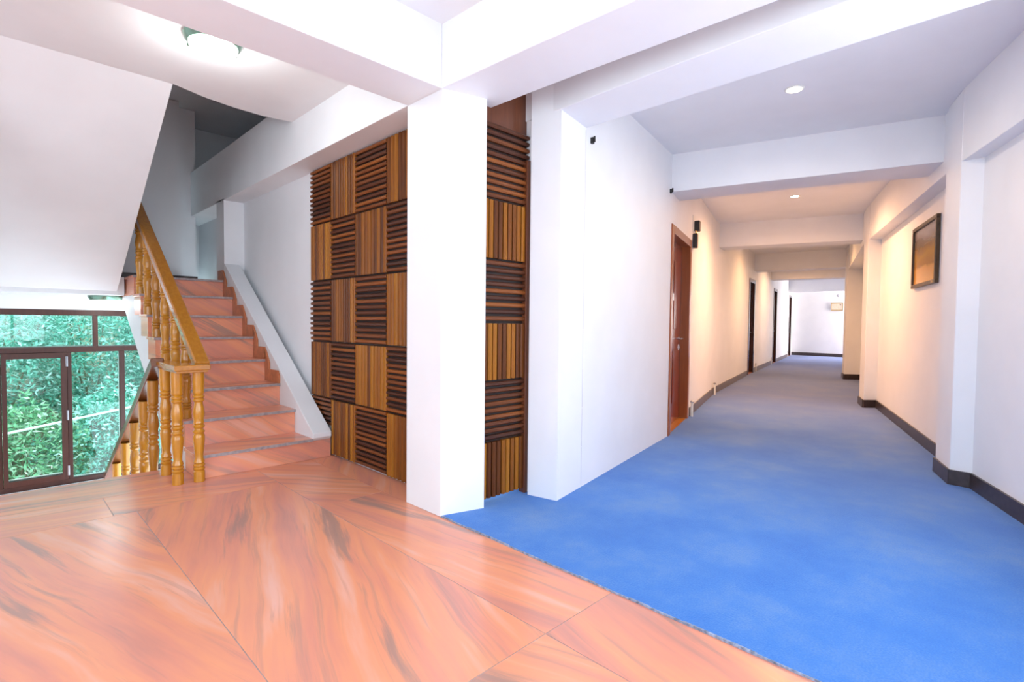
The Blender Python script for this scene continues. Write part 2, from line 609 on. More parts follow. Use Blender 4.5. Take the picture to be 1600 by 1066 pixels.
def at_dist(p, q, s):
    L = math.hypot(q[0] - p[0], q[1] - p[1])
    return lerp(p, q, s / L)


def seglen(p, q):
    return math.hypot(q[0] - p[0], q[1] - p[1])


# doors on the left wall: (segment index, start point, end point, height, wood)
def proj_t(p, q, a):
    d = (q[0] - p[0], q[1] - p[1])
    return ((a[0] - p[0]) * d[0] + (a[1] - p[1]) * d[1]) / (d[0] ** 2 + d[1] ** 2)


DOORS = [(1, (4.895, 2.632), (6.06, 2.995), 2.17, 'door', 'reddish brown varnished corridor door nearest the photographer'),
         (3, (12.30, 4.68), (13.10, 4.86), 2.23, 'door_dk', 'dark wooden corridor door, second along the left wall'),
         (3, (16.55, 5.6), (17.35, 5.8), 2.27, 'door_dk', 'dark wooden corridor door, third along the left wall'),
         (3, (20.95, 6.5), (21.75, 6.7), 2.30, 'door_dk', 'narrow dark door beside the corridor end wall')]
wl = MB()
TH = 0.22
door_geo = []
for si in range(len(LW) - 1):
    p, q = LW[si], LW[si + 1]
    ds = [d for d in DOORS if d[0] == si]
    t = 0.0
    for d in ds:
        ta, tb = proj_t(p, q, d[1]), proj_t(p, q, d[2])
        if ta > t + 1e-3:
            wseg(wl, lerp(p, q, t), lerp(p, q, ta), TH, 0, CZ)
        wseg(wl, lerp(p, q, ta), lerp(p, q, tb), TH, d[3], CZ)
        door_geo.append((lerp(p, q, ta), lerp(p, q, tb), d))
        t = tb
    if t < 1 - 1e-4:
        wseg(wl, lerp(p, q, t), q, TH, 0, CZ)
wall_left = struct(wl.build('wall_left', M['paint']))
# pilaster at the start of the left wall, its seam filled in lighter plaster
pl = MB()
pl.prism([(2.567, 2.147), (2.912, 2.219), (2.90, 2.60), (2.567, 2.60)], 0, CZ)
struct(pl.build('pilaster', M['paint']), 'short white pilaster where the corridor begins')
sm = MB()
d_, n_ = nrm(LW[0], LW[1])
a_ = at_dist(LW[0], LW[1], 0.352)
for k in range(9):
    z0, z1 = 0.02 + k * 0.273, 0.02 + (k + 1) * 0.273
    wd = 0.0025 + 0.0015 * (k % 3)
    b_ = (a_[0] + d_.x * wd, a_[1] + d_.y * wd)
    wseg(sm, a_, b_, 0.0015, z0, z1 - 0.004, -1)
struct(sm.build('trim_1', plain('crack_filler', (0.62, 0.58, 0.60), 0.7)), 'hairline plaster seam running down the pilaster')

# right wall: near stretch, pillars, far stretches
RN0, RN1 = (1.15, -1.295), (4.925, 0.290)
P1 = [(4.925, 0.285), (4.935, 0.415), (5.300, 0.535), (5.62, 0.40), (5.4, 0.05)]
RF0, RF1 = (5.28, 0.378), (8.84, 1.563)
P2 = [(8.835, 1.555), (8.700, 1.690), (9.13, 1.83), (9.40, 1.50), (9.1, 1.3)]
RG0, RG1 = (9.05, 1.63), (13.16, 2.62)
P3 = [(13.15, 2.60), (12.935, 2.880), (13.45, 3.03), (13.9, 2.5), (13.3, 2.3)]
wr = MB()
RWA, RWB = at_dist(RN0, RN1, 0.25), at_dist(RN0, RN1, 2.55)  # ends of the opening added out of view for more corridor light
wseg(wr, RN0, RWA, 0.22, 0, CZ, -1)
wseg(wr, RWA, RWB, 0.22, 0, 0.7, -1)
wseg(wr, RWA, RWB, 0.22, 2.38, CZ, -1)
wseg(wr, RWB, RN1, 0.22, 0, CZ, -1)
wseg(wr, RF0, RF1, 0.22, 0, CZ, -1)
wseg(wr, RG0, RG1, 0.22, 0, CZ, -1)
# beyond the last pillar the corridor widens; the far right wall has a window
fr = [(13.45, 2.55), (21.25, 2.75), (22.1, 2.75), (22.5, 2.75)]
wseg(wr, fr[0], fr[1], 0.2, 0, CZ, -1)
wseg(wr, fr[1], fr[2], 0.2, 0, 0.75, -1)
wseg(wr, fr[1], fr[2], 0.2, 2.35, CZ, -1)
wseg(wr, fr[2], fr[3], 0.2, 0, CZ, -1)
wall_right = struct(wr.build('wall_right', M['paint']))
for nm, P, lb in (('pillar', P1, 'white square pillar nearest on the right of the corridor'), ('pillar', P2, 'white pillar midway along the corridor, right side'),
                  ('pillar', P3, 'warm lit pillar at the narrow end of the corridor, right side')):
    struct(MB().prism(P, 0, CZ).build(nm, M['paint'], bevel=0.006), lb)
we = MB()
wseg(we, (22.24, 6.95), (22.2, 2.6), 0.2, 0, CZ, 1)
struct(we.build('wall_end', M['paint']))


def board(mb, p, q, side, h=0.10, th=0.016):
    wseg(mb, p, q, th, 0.006, h + 0.006, side)


bl = MB()
board(bl, (6.17, 3.040), LW[2], -1, 0.11)
board(bl, LW[2], lerp(LW[2], LW[3], 1), -1, 0.11)
board(bl, door_geo[1][1], door_geo[2][0], -1, 0.11)
board(bl, door_geo[2][1], door_geo[3][0], -1, 0.11)
struct(bl.build('baseboard_left', M['taupeboard']))
br = MB()
board(br, RN0, RN1, 1, 0.11)
board(br, P1[0], P1[1], 1, 0.11)
board(br, (4.925, 0.408), P1[2], 1, 0.11)
board(br, RF0, RF1, 1, 0.11)
board(br, P2[0], P2[1], 1, 0.11)
board(br, P2[1], P2[2], 1, 0.11)
board(br, RG0, RG1, 1, 0.11)
board(br, P3[0], P3[1], 1, 0.12)
board(br, P3[1], P3[2], 1, 0.12)
struct(br.build('baseboard_right', M['darkboard']))
be = MB()
board(be, (22.24, 6.75), (22.2, 2.8), -1, 0.12)
struct(be.build('baseboard_end', M['darkboard']))

# ------------------------------------------------------------------ walls of the hall behind the photographer (with real window openings)
wb = MB()
X0, Y0 = -2.4, -1.75
wb.box(X0 - 0.2, X0, Y0 - 0.2, -0.5, 0, CZ)
wb.box(X0 - 0.2, X0, 2.9, LANDING_Y + 0.2, 0, CZ)
wb.box(X0 - 0.2, X0, -0.5, 2.9, 0, 0.6)
wb.box(X0 - 0.2, X0, -0.5, 2.9, 2.4, CZ)
struct(wb.build('wall_back', M['paint']))
ws = MB()
ws.box(X0, -2.0, Y0 - 0.2, Y0, 0, CZ)
ws.box(1.2, 2.4, Y0 - 0.2, Y0, 0, CZ)
ws.box(-2.0, 1.2, Y0 - 0.2, Y0, 0, 0.6)
ws.box(-2.0, 1.2, Y0 - 0.2, Y0, 2.4, CZ)
ws.prism([(1.15, -1.75), (1.15, -1.295), (0.95, -1.75)], 0, CZ)
struct(ws.build('wall_front', M['paint']))
wn = MB()
wn.box(X0 - 0.2, -0.12, LANDING_Y, LANDING_Y + 0.2, -0.2, CZ)
struct(wn.build('wall_hall_side', M['paint']))
for k, (axis, c, a0, a1) in enumerate((('x', X0 - 0.1, -0.5, 2.9), ('y', Y0 - 0.1, -2.0, 1.2))):
    wo = thing('window_%d' % (k + 2), 'tall dark framed hall window behind the photographer', 'window')
    del wo['category']
    struct(wo)
    fr_ = MB()
    for i in range(5):
        a = a0 + (a1 - a0) * i / 4
        if axis == 'x':
            fr_.box(c - 0.03, c + 0.03, a - 0.025, a + 0.025, 0.6, 2.4)
        else:
            fr_.box(a - 0.025, a + 0.025, c - 0.03, c + 0.03, 0.6, 2.4)
    for z in (0.6, 1.9, 2.35):
        if axis == 'x':
            fr_.box(c - 0.03, c + 0.03, a0, a1, z, z + 0.05)
        else:
            fr_.box(a0, a1, c - 0.03, c + 0.03, z, z + 0.05)
    fr_.build('window_frame', M['winwood'], wo)

wo = thing('window_4', 'unseen dark framed window added in the near right wall to light the corridor', 'window', (RWA[0], RWA[1], 0.7), math.atan2(RN1[1] - RN0[1], RN1[0] - RN0[0]))  # unseen window, put in as a source for the added light
del wo['category']
struct(wo)
fr_ = MB()
for i in range(4):
    fr_.box(2.3 * i / 3 - 0.025, 2.3 * i / 3 + 0.025, -0.14, -0.08, 0.0, 1.68)
for z in (0.0, 1.2, 1.63):
    fr_.box(0, 2.3, -0.14, -0.08, z, z + 0.05)
fr_.build('window_frame', M['winwood'], wo)

# ------------------------------------------------------------------ ceiling and beams
cl = MB()
cl.box(X0 - 0.2, 1.88, Y0 - 0.2, 4.46, CZ, CZ + 0.30)
cl.box(1.88, 2.3, Y0 - 0.2, 2.8, CZ, CZ + 0.30)
cl.prism([(2.3, -1.95), (25.0, 2.0), (25.0, 9.5), (2.3, 3.4)], CZ, CZ + 0.3)
cl.prism([(0.975, 4.46), (1.20, 4.545), (1.42, 4.59), (1.65, 4.60), (1.88, 4.56), (1.88, 4.46)], CZ, CZ + 0.30)   # bowed slab edge over the stair
struct(cl.build('ceiling', M['ceil']))


def cbeam(poly, z0, label, z1=CZ + 0.01):
    return struct(MB().prism(poly, z0, z1).build('ceiling_beam', M['paint'], bevel=0.004), label)


cbeam([(X0, 2.450), (1.862, 2.450), (1.862, 2.797), (X0, 2.797)], BZ, 'white ceiling beam crossing the hall in front of the stairs')
cbeam([(1.862, 2.797), (1.862, 2.450), (1.885, 1.80), (1.945, 0.75), (1.99, -1.0), (2.02, -1.75), (2.42, -1.75), (2.385, 0.0), (2.325, 0.85), (2.268, 1.80), (2.243, 2.45), (2.243, 2.797)],
      BZ, 'white ceiling beam running from the column over the carpet edge')
cbeam([(2.555, 2.50), (2.555, 2.128), (2.53, 1.3), (2.53, 0.0), (2.55, -1.75), (2.93, -1.75), (2.93, 0.0), (2.925, 2.20), (2.925, 2.50)],
      BZ, 'white ceiling beam at the start of the corridor')
cbeam([(4.863, 2.66), (5.50, 0.42), (5.98, 0.55), (5.55, 1.70), (5.27, 2.83)], 2.48, 'white cross beam over the first corridor door')
cbeam([(8.69, 3.90), (9.43, 1.72), (9.85, 1.85), (9.11, 4.02)], 2.455, 'white cross beam beyond the second downlight')
cbeam([(13.0, 4.90), (13.42, 2.75), (13.82, 2.82), (13.4, 4.99)], 2.45, 'tan lit cross beam over the second corridor door')
cbeam([(15.8, 5.52), (16.5, 2.8), (16.9, 2.85), (16.2, 5.6)], 2.455, 'yellow lit cross beam beyond the narrow pillar')
cbeam([(20.7, 6.6), (21.2, 2.8), (21.6, 2.9), (21.1, 6.68)], 2.37, 'grey shaded cross beam just before the end wall')
# lengthwise beams over the right wall, flush with the pillars
cbeam([(1.19, -1.175), (4.184, 0.090), (4.95, 0.418), (5.25, 0.45), (5.40, 0.20), (4.93, 0.0), (1.4, -1.6)], 2.335, 'lengthwise beam above the near right wall')
cbeam([(5.20, 0.485), (5.42, 0.555), (8.75, 1.70), (9.0, 1.60), (8.9, 1.35), (5.4, 0.20)], 2.365, 'lengthwise beam above the framed picture')
cbeam([(9.13, 1.83), (13.0, 2.87), (13.4, 2.65), (9.3, 1.5)], 2.37, 'lengthwise beam between the middle and far pillars')

# ------------------------------------------------------------------ column
colm = MB().prism([(1.866, 2.806), (1.868, 2.452), (2.143, 2.372), (2.20, 2.80)], 0, CZ)
struct(colm.build('column', M['paint'], bevel=0.004), 'white square column between the marble hall and the blue carpet')

# ------------------------------------------------------------------ stair well shell
wsd = MB()
WX = 2.095
wsd.box(WX, WX + 0.2, 2.75, 6.46, -0.1, BZ + 0.02)                     # wall carrying the wood panelling
wsd.box(1.885, WX + 0.2, 6.46, 6.72, 1.55, BZ + 0.02)                 # jamb by the landing
wsd.box(2.15, 2.35, 6.72, 8.8, 1.5, BZ + 0.02)                        # passage side wall
struct(wsd.build('wall_stair_side', M['paint']))
wsb = MB()
WY = 7.60
OX0, OX1, OZ0, OZ1 = 0.03, 1.72, -0.70, 1.25
wsb.box(-0.3, OX0, WY, WY + 0.2, -1.8, 3.85)
wsb.box(OX0, OX1, WY, WY + 0.2, -1.8, OZ0)
wsb.box(OX0, OX1, WY, WY + 0.2, OZ1, 3.85)
wsb.box(OX1, 2.35, WY, WY + 0.2, -1.8, 1.5)
wsb.box(1.94, 2.95, 8.5, 8.7, 1.5, 3.85)                                # recess behind the landing
wsb.box(1.74, 1.94, WY + 0.2, 8.7, 1.5, 3.85)
struct(wsb.build('wall_stair_back', M['paint']))
wsl = MB()
wsl.box(-0.3, -0.12, LANDING_Y + 0.2, WY, -1.8, 3.85)
struct(wsl.build('wall_stair_left', M['paint']))
wsu = MB()
wsu.box(2.75, 2.95, 2.8, 8.7, 3.06, 3.86)                                # upper storey seen through the stair void
wsu.box(-0.3, 2.95, 2.6, 2.8, 3.16, 3.86)
wsu.box(-0.3, 2.95, 2.6, 8.8, 3.86, 4.05)
wsu.box(-0.5, -0.3, 2.6, 8.8, 3.1, 4.05)
wsu.box(-0.3, -0.12, 2.8, LANDING_Y + 0.2, 3.16, 3.86)
struct(wsu.build('wall_upper_storey', M['paint']))
cbeam([(1.862, 2.797), (1.872, 4.93), (1.885, 6.46), (1.885, 8.5), (2.75, 8.5), (2.75, 2.797)], BZ, 'white deep beam above the wooden panelling and stairs', 3.05)
lf = MB().box(-0.12, 2.35, 6.85, WY, -1.8, -1.6)
struct(lf.build('floor_lower_landing', M['marble_dk']))
vein_uv(lf and bpy.data.objects['floor_lower_landing'], 20)
slab = MB().box(-0.12, 1.05, LANDING_Y - 0.011, LANDING_Y + 0.0, -0.22, -0.02)
struct(slab.build('trim_2', M['marble_dk'], None), 'marble edge of the hall floor at the descending stairs')
vein_uv(bpy.data.objects['trim_2'], 5, (0, 2))

# ------------------------------------------------------------------ staircase
YN = [4.204, 4.547, 4.880, 5.205, 5.512, 5.822, 6.125, 6.447]
ZN = [0.175, 0.379, 0.577, 0.782, 0.990, 1.195, 1.400, 1.597]
SX0, SX1 = 1.05, 1.885
st = thing('staircase', 'salmon marble staircase climbing beside the wooden panelling', 'staircase', (1.4, 4.2, 0))


def loc_to(o, parent):
    o.parent = parent
    o.matrix_parent_inverse = Matrix.Translation(-Vector(parent.location))


body = []
for k in range(8):
    zb = ZN[k - 1] if k else 0.0
    body.append((YN[k] + 0.03, zb - 0.001))
    y1 = YN[k + 1] + 0.03 if k < 7 else WY
    body.append((y1, zb - 0.001))
body += [(WY, 1.36), (7.22, 1.36), (5.04, 0.0)]
ws_ = MB().yz(body, SX0 + 0.008, SX1).build('waist_slab', M['paint'])
loc_to(ws_, st)
for k in range(8):
    zb = ZN[k - 1] if k else 0.001
    y1 = YN[k + 1] + 0.02 if k < 7 else WY - 0.002
    x1 = SX1 + 0.163 if k == 0 else SX1
    s = MB().box(SX0, x1, YN[k] + 0.022, y1 + (0.0 if k < 7 else 0), zb, ZN[k] - 0.024).build('step', M['marble_dk'])
    loc_to(s, st)
    vein_uv(s, 150 + random.uniform(-6, 6), (0, 2))
    t = MB().box(SX0 - 0.012, SX1 + (0.004 if k < 2 else 0), YN[k] + 0.004, y1, ZN[k] - 0.024, ZN[k]).build('tread', M['marble'], None, bevel=0.003)
    t.parent = s
    vein_uv(t, 165 + random.uniform(-15, 15), (0, 1))
    n = MB().box(SX0 - 0.013, SX1 + (0.004 if k < 2 else 0), YN[k], YN[k] + 0.0045, ZN[k] - 0.023, ZN[k] - 0.001).build('nosing', M['nosing'])
    n.parent = s
    if 1 < k < 8:
        a, za = YN[k], ZN[k]
        if k < 7:
            b, zc = YN[k + 1], ZN[k + 1]
            pts = [(a + 0.004, za + 0.001), (b + 0.018, za + 0.001), (b + 0.018, zc - 0.026), (b - 0.07, zc - 0.026), (b - 0.07, za + 0.115), (a + 0.035, za + 0.115), (a + 0.004, za + 0.075)]
            # thin upright strip beside the next riser
            pts = [(a + 0.004, za + 0.001), (b + 0.018, za + 0.001), (b + 0.018, zc + 0.10), (b - 0.005, zc + 0.075), (b - 0.085, zc - 0.03), (b - 0.085, za + 0.115), (a + 0.035, za + 0.115), (a + 0.004, za + 0.075)]
        else:
            pts = [(a + 0.004, za + 0.001), (a + 0.2, za + 0.001), (a + 0.2, za + 0.115), (a + 0.035, za + 0.115), (a + 0.004, za + 0.075)]
        sk = MB().yz(pts, SX1 - 0.016, SX1 - 0.001).build('skirting', M['skirt'])
        sk.parent = s
# white sloping curb wall on the right of the flight
cw = MB().yz([(4.225, 0.152), (4.20, 0.178), (4.20, 0.215), (6.46, 1.785), (6.46, 0.152)], SX1 + 0.001, 2.045).build('curb_wall', M['paint'], None, bevel=0.004)
loc_to(cw, st)
lb_ = MB().box(-0.10, 1.9, WY - 0.02, WY, 1.597, 1.70).build('landing_skirting', M['darkboard'])
loc_to(lb_, st)

# flight returning above, seen from below, with the half landing
uf = thing('upper_stair_flight', 'white sloping underside of the stair flight rising overhead at left', 'staircase', (0.4, 5.5, 1.4))
o = MB().yz([(4.46, CZ), (6.97, 1.405), (6.97, 1.58), (4.46, 3.14)], -0.118, 0.972).build('soffit', M['paint'])
loc_to(o, uf)
o = MB().box(-0.118, SX0 - 0.014, 6.90, WY - 0.002, 1.405, 1.597).build('half_landing', M['paint'])
loc_to(o, uf)
# flight going down
lfl = thing('lower_stair_flight', 'marble stair flight descending to the window landing', 'staircase', (0.4, 5.5, -1.0))
for k in range(7):
    s = MB().box(-0.11, 0.93, LANDING_Y + 0.005 + k * 0.305, LANDING_Y + 0.005 + (k + 1) * 0.305, -0.2 * (k + 1) - 0.2, -0.2 * (k + 1)).build('step', M['marble_dk'])
    loc_to(s, lfl)
    vein_uv(s, 20)

# ------------------------------------------------------------------ balustrades
prof = [(0.036, 0), (0.036, 0.075), (0.030, 0.082), (0.037, 0.092), (0.037, 0.100), (0.029, 0.107), (0.037, 0.116), (0.037, 0.124), (0.029, 0.131), (0.036, 0.140),
        (0.034, 0.150), (0.027, 0.172), (0.028, 0.20), (0.033, 0.25), (0.038, 0.31), (0.037, 0.335), (0.030, 0.350), (0.037, 0.358), (0.038, 0.366), (0.030, 0.374),
        (0.028, 0.385), (0.036, 0.395), (0.038, 0.405), (0.030, 0.415), (0.036, 0.425), (0.034, 0.432), (0.032, 0.450), (0.037, 0.475), (0.038, 0.50), (0.034, 0.535), (0.028, 0.565),
        (0.028, 0.578), (0.037, 0.588), (0.037, 0.597), (0.029, 0.604), (0.037, 0.613), (0.037, 0.622), (0.030, 0.630), (0.036, 0.640), (0.037, 0.648), (0.036, 0.665), (0.036, 0.665), (0.0375, 0.70), (0.0375, 0.80)]
bal_me = MB().lathe(prof, 20).mesh('baluster', M['honey'], 35)

ub = thing('stair_balustrade', 'honey varnished balustrade with turned posts along the rising stairs', 'balustrade', (0.98, 4.2, 0))
for x, y, z, sc in ((0.919, 4.206, 0.0, 0.985), (1.046, 4.185, 0.0, 0.985), (0.916, 4.526, 0.0, 0.985)):
    o = inst('newel_post', bal_me, M['honey'], None, (x, y, z + 0.001), (0, 0, 0), (1, 1, sc))
    loc_to(o, ub)
cap = MB()
cap.prism([(0.880, 4.085), (1.10, 4.085), (1.10, 4.36), (0.985, 4.36), (0.985, 4.72), (0.872, 4.72)], 0.80, 0.838)
o = cap.build('cap_rail', M['honey_rail'], None, bevel=0.006)
loc_to(o, ub)
cap2 = MB().prism([(0.893, 4.098), (1.088, 4.098), (1.088, 4.35), (0.972, 4.35), (0.972, 4.71), (0.885, 4.71)], 0.785, 0.801)
o = cap2.build('cap_moulding', M['honey_rail'], None, bevel=0.003)
loc_to(o, ub)
RZ = lambda y: 0.865 + (y - 4.25) * 0.655
for k, y in enumerate((4.68, 5.00, 5.34, 5.67, 6.02, 6.37)):
    zb = ZN[k + 1] + 0.001
    ht = RZ(y) - 0.03 - zb
    o = inst('baluster', bal_me, M['honey'], None, (1.085, y, zb), (0, 0, 0.3 * k), (1, 1, ht / 0.80))
    loc_to(o, ub)
y1 = 6.0
rl = MB().beam((1.075, 4.20, RZ(4.20) - 0.01), (1.075, y1 + .9, RZ(y1 + .9) - 0.01), 0.098, 0.065)
o = rl.build('handrail', M['honey_rail'], None, bevel=0.01)
loc_to(o, ub)
rm = MB().beam((1.075, 4.27, RZ(4.27) - 0.055), (1.075, y1 + .85, RZ(y1 + .85) - 0.055), 0.06, 0.03)
o = rm.build('rail_moulding', M['rail_dk'], None, bevel=0.004)
loc_to(o, ub)

lb = thing('lower_balustrade', 'honey wood balustrade descending behind the front posts to the window landing', 'balustrade', (0.9, 4.75, -0.2))
LZ = lambda y: 0.80 - (y - 4.66) * 0.578
for k, y in enumerate((4.78, 5.12, 5.52, 5.96, 6.46)):
    tread = -0.2 * (int((y - LANDING_Y) / 0.305) + 1)
    ht = LZ(y) - 0.05 - tread
    o = inst('baluster', bal_me, M['honey'], None, (0.885, y, tread), (0, 0, 0.4 * k), (1, 1, ht / 0.80))
    loc_to(o, lb)
o = MB().beam((0.885, 4.60, LZ(4.60) - 0.0), (0.885, 7.0, LZ(7.0) - 0.0), 0.085, 0.07).build('handrail', M['rail_dk'], None, bevel=0.008)
loc_to(o, lb)

# ------------------------------------------------------------------ wood slat wall and screen
def slat_mesh(L, wd, dp, name):
    """bar along local X, front face towards -Y, chamfered front edges; centred on X and Z"""
    c = min(wd * 0.26, 0.009)
    pr = [(0, -wd / 2), (-dp + c, -wd / 2), (-dp, -wd / 2 + c), (-dp, wd / 2 - c), (-dp + c, wd / 2), (0, wd / 2)]
    vs = [(-L / 2, y, z) for y, z in pr] + [(L / 2, y, z) for y, z in pr]
    n = 6
    fs = [tuple(range(n)), tuple(range(n, 2 * n))[::-1]] + [(i, n + i, n + (i + 1) % n, (i + 1) % n) for i in range(n)]
    return MB().add(vs, fs).mesh(name, M['slat_h'])


def slat_tile(parent, x0, x1, z0, z1, horizontal, n, cover, ragged=0.0, depth=0.034):
    """tile in the local XZ plane of the thing, slats standing out to -Y"""
    t = MB().box(x0 + 0.001, x1 - 0.001, -0.012, 0.0, z0 + 0.001, z1 - 0.001).build('slat_tile', M['backing'], parent)
    W, H = x1 - x0, z1 - z0
    if horizontal:
        ph = H / n
        me = slat_mesh(W - 0.004, ph * cover, depth - 0.012, 'slat_across')
        for i in range(n):
            dx = -random.uniform(0, ragged)
            o = inst('slat', me, M['slat_h'], t, ((x0 + x1) / 2 + dx, -0.012 - random.uniform(0, 0.002), z0 + (i + 0.5) * ph))
    else:
        pw = W / n
        me = slat_mesh(H - 0.016, pw * cover, depth - 0.012, 'slat_upright')
        for i in range(n):
            o = inst('slat', me, M['slat_v'], t, (x0 + (i + 0.5) * pw, -0.012 - random.uniform(0, 0.003), (z0 + z1) / 2 - 0.002), (0, -math.pi / 2, 0))
    return t


# local X runs along world -Y (left to right in the picture), local -Y faces world -X
sw = thing('slat_wall_panel', 'tall checkerboard panel of brown wooden slats beside the stairs', 'wall panel', (WX - 0.003, 4.625, 0.0), -math.pi / 2)
cols = [(0.0, 0.385), (0.385, 0.80), (0.80, 1.262), (1.262, 1.62)]
rows = [(0.012, 0.488), (0.488, 0.975), (0.975, 1.505), (1.505, 2.000), (2.000, 2.486)]
for r, (z0, z1) in enumerate(rows):
    for c, (x0, x1) in enumerate(cols):
        hor = ((4 - r) + c) % 2 == 0
        if r < 1 and c < 1:
            continue
        if c == 3:
            x1 = 1.75
        slat_tile(sw, x0, x1, z0, z1, hor, 12 if hor else (10 if c < 3 else 10), 0.62 if hor else 0.85, ragged=0.012 if (c == 0 and hor) else 0.0)
# the bottom left tile is cut short by the curb
slat_tile(sw, 0.0, 0.385, 0.250, 0.488, True, 6, 0.60)

sc_ = thing('slat_screen', 'narrow wooden slat screen between the white column and corridor wall', 'screen', (2.165, 2.452, 0.0), 0)
SW = 0.395
zr = [0.035, 0.403, 0.783, 1.156, 1.549, 1.925, 2.395]
for i in range(6):
    hor = i % 2 == 1
    slat_tile(sc_, 0.0, SW - 0.025 if i < 5 else SW, zr[i], zr[i + 1], hor, (9 if i < 5 else 11) if hor else 9, 0.62 if hor else 0.80, depth=0.04)
MB().box(0.0, SW, 0.0005, 0.012, zr[0], zr[6] - 0.021).build('back_board', M['backing'], sc_)
o = MB().box(0.0, SW + 0.005, -0.006, 0.010, zr[6] - 0.02, CZ).build('top_board', M['walnut'], sc_)
o = MB().box(SW - 0.028, SW + 0.003, -0.05, 0.004, -0.0, zr[5] + 0.30).build('edge_post', M['walnut'], sc_, bevel=0.004)

# ------------------------------------------------------------------ doors
for k, (a, b, d) in enumerate(door_geo):
    al, nn = nrm(a, b)
    ang = math.atan2(al.y, al.x)
    W, H = seglen(a, b), d[3]
    t = thing('door_%d' % (k + 1), d[5], 'door', (a[0], a[1], 0.0), ang)
    t['kind'] = 'structure'
    del t['category']
    fm = M['frame'] if k < 1 else M['door_dk']
    dm = M[d[4]]
    fw = 0.085
    for x in (0.0, W - fw):
        MB().box(x, x + fw, -0.014, 0.12, 0.008, H).build('door_jamb', fm, t, bevel=0.003)
    MB().box(fw, W - fw, -0.014, 0.12, H - fw, H).build('door_head', fm, t, bevel=0.003)
    MB().box(fw, W - fw, 0.0, 0.13, 0.0, 0.018).build('threshold', M['marble_dk'] if k else M['honey_rail'], t)
    leaf = MB().box(fw + 0.003, W - fw - 0.003, 0.085, 0.122, 0.022, H - fw - 0.004).build('door_leaf', dm, t)
    lw_ = W - 2 * fw
    for (u0, u1, z0, z1) in ((0.16, 0.46, 0.25, 0.85), (0.54, 0.84, 0.25, 0.85), (0.16, 0.46, 1.10, H - 0.30), (0.54, 0.84, 1.10, H - 0.30)):
        MB().box(fw + lw_ * u0, fw + lw_ * u1, 0.078, 0.0855, z0, z1).build('raised_panel', dm, leaf, bevel=0.006)
    if k < 3:
        hx = W - fw - 0.10
        hd = MB()
        hd.tube((hx, 0.085, 0.985), (hx, 0.035, 0.985), 0.011)
        hd.tube((hx, 0.04, 0.985), (hx - 0.11, 0.04, 0.985), 0.010)
        hd.tube((hx, 0.0855, 0.985), (hx, 0.079, 0.985), 0.028, 16)
        hd.build('door_handle', M['metal'], leaf, smooth=True)
        lk = MB().box(hx - 0.02, hx + 0.02, 0.078, 0.086, 0.845, 0.915)
        lk.tube((hx, 0.08, 0.88), (hx, 0.068, 0.88), 0.014, 12)
        lk.build('door_lock', M['metal'], leaf)
        MB().box(fw + lw_ * 0.47, fw + lw_ * 0.53, 0.079, 0.0855, 1.42, 1.50).build('door_plate', M['metal'], leaf)

# ------------------------------------------------------------------ stair window
win = thing('window_1', 'large dark brown wooden window over the stair landing', 'window', (0.9, WY, OZ0))
del win['category']
struct(win)


def wpart(name, mb, mat, par=win, **kw):
    o = mb.build(name, mat, None, **kw)
    o.parent = par
    o.matrix_parent_inverse = Matrix.Translation(-Vector(win.location))
    return o


FY0, FY1 = WY + 0.01, WY + 0.07
wpart('head_rail', MB().box(OX0, OX1, FY0, FY1, 1.185, OZ1), M['winwood'], bevel=0.003)
wpart('transom', MB().box(OX0, OX1, FY0, FY1, 0.775, 0.835), M['winwood'], bevel=0.003)
wpart('sill_rail', MB().box(OX0, OX1, FY0, FY1, -0.70, -0.645), M['winwood'], bevel=0.003)
for x0, x1, z0, z1 in ((OX0, OX0 + 0.055, -0.645, 0.775), (0.612, 0.652, -0.645, 0.775), (1.085, 1.135, -0.645, 0.775), (0.845, 0.890, 0.835, 1.185), (1.50, 1.55, -0.645, 0.775)):
    wpart('mullion', MB().box(x0, x1, FY0 + 0.002, FY1 - 0.002, z0, z1), M['winwood'], bevel=0.003)
    if x0 > 0.7:
        wpart('outer_mullion', MB().box(x0 + 0.004, x1 - 0.004, FY1, FY1 + 0.07, z0 + 0.002, z1 - 0.002), M['cream'])
sash = wpart('sash_frame', MB().box(OX0 + 0.057, 0.125, FY0 - 0.012, FY0 + 0.045, -0.643, 0.773).box(0.560, 0.610, FY0 - 0.012, FY0 + 0.045, -0.643, 0.773)
             .box(0.125, 0.560, FY0 - 0.012, FY0 + 0.045, -0.643, -0.585).box(0.125, 0.560, FY0 - 0.012, FY0 + 0.045, 0.715, 0.773), M['winwood'])
for x0, x1, z0, z1 in ((0.125, 0.560, -0.585, 0.715), (0.652, 1.085, -0.645, 0.775), (1.135, 1.50, -0.645, 0.775), (1.55, OX1, -0.645, 0.775), (OX0, 0.845, 0.835, 1.185), (0.890, OX1, 0.835, 1.185)):
    wpart('pane', MB().box(x0, x1, FY0 + 0.034, FY0 + 0.038, z0, z1), M['glass'])
    wpart('glazing_bead', MB().box(x0, x1, FY0 + 0.038, FY0 + 0.066, z0, z0 + 0.012), M['cream'])
for z in (0.62, 0.02, -0.60):
    hg = MB().box(0.600, 0.620, FY0 - 0.017, FY0 - 0.011, z, z + 0.11)
    hg.tube((0.611, FY0 - 0.018, z), (0.611, FY0 - 0.018, z + 0.11), 0.007, 8)
    wpart('hinge', hg, M['grey_metal'])
sill = MB().box(OX0 - 0.03, OX1, WY - 0.05, WY + 0.01, -0.735, -0.70)
wpart('window_sill', sill, M['paint'])


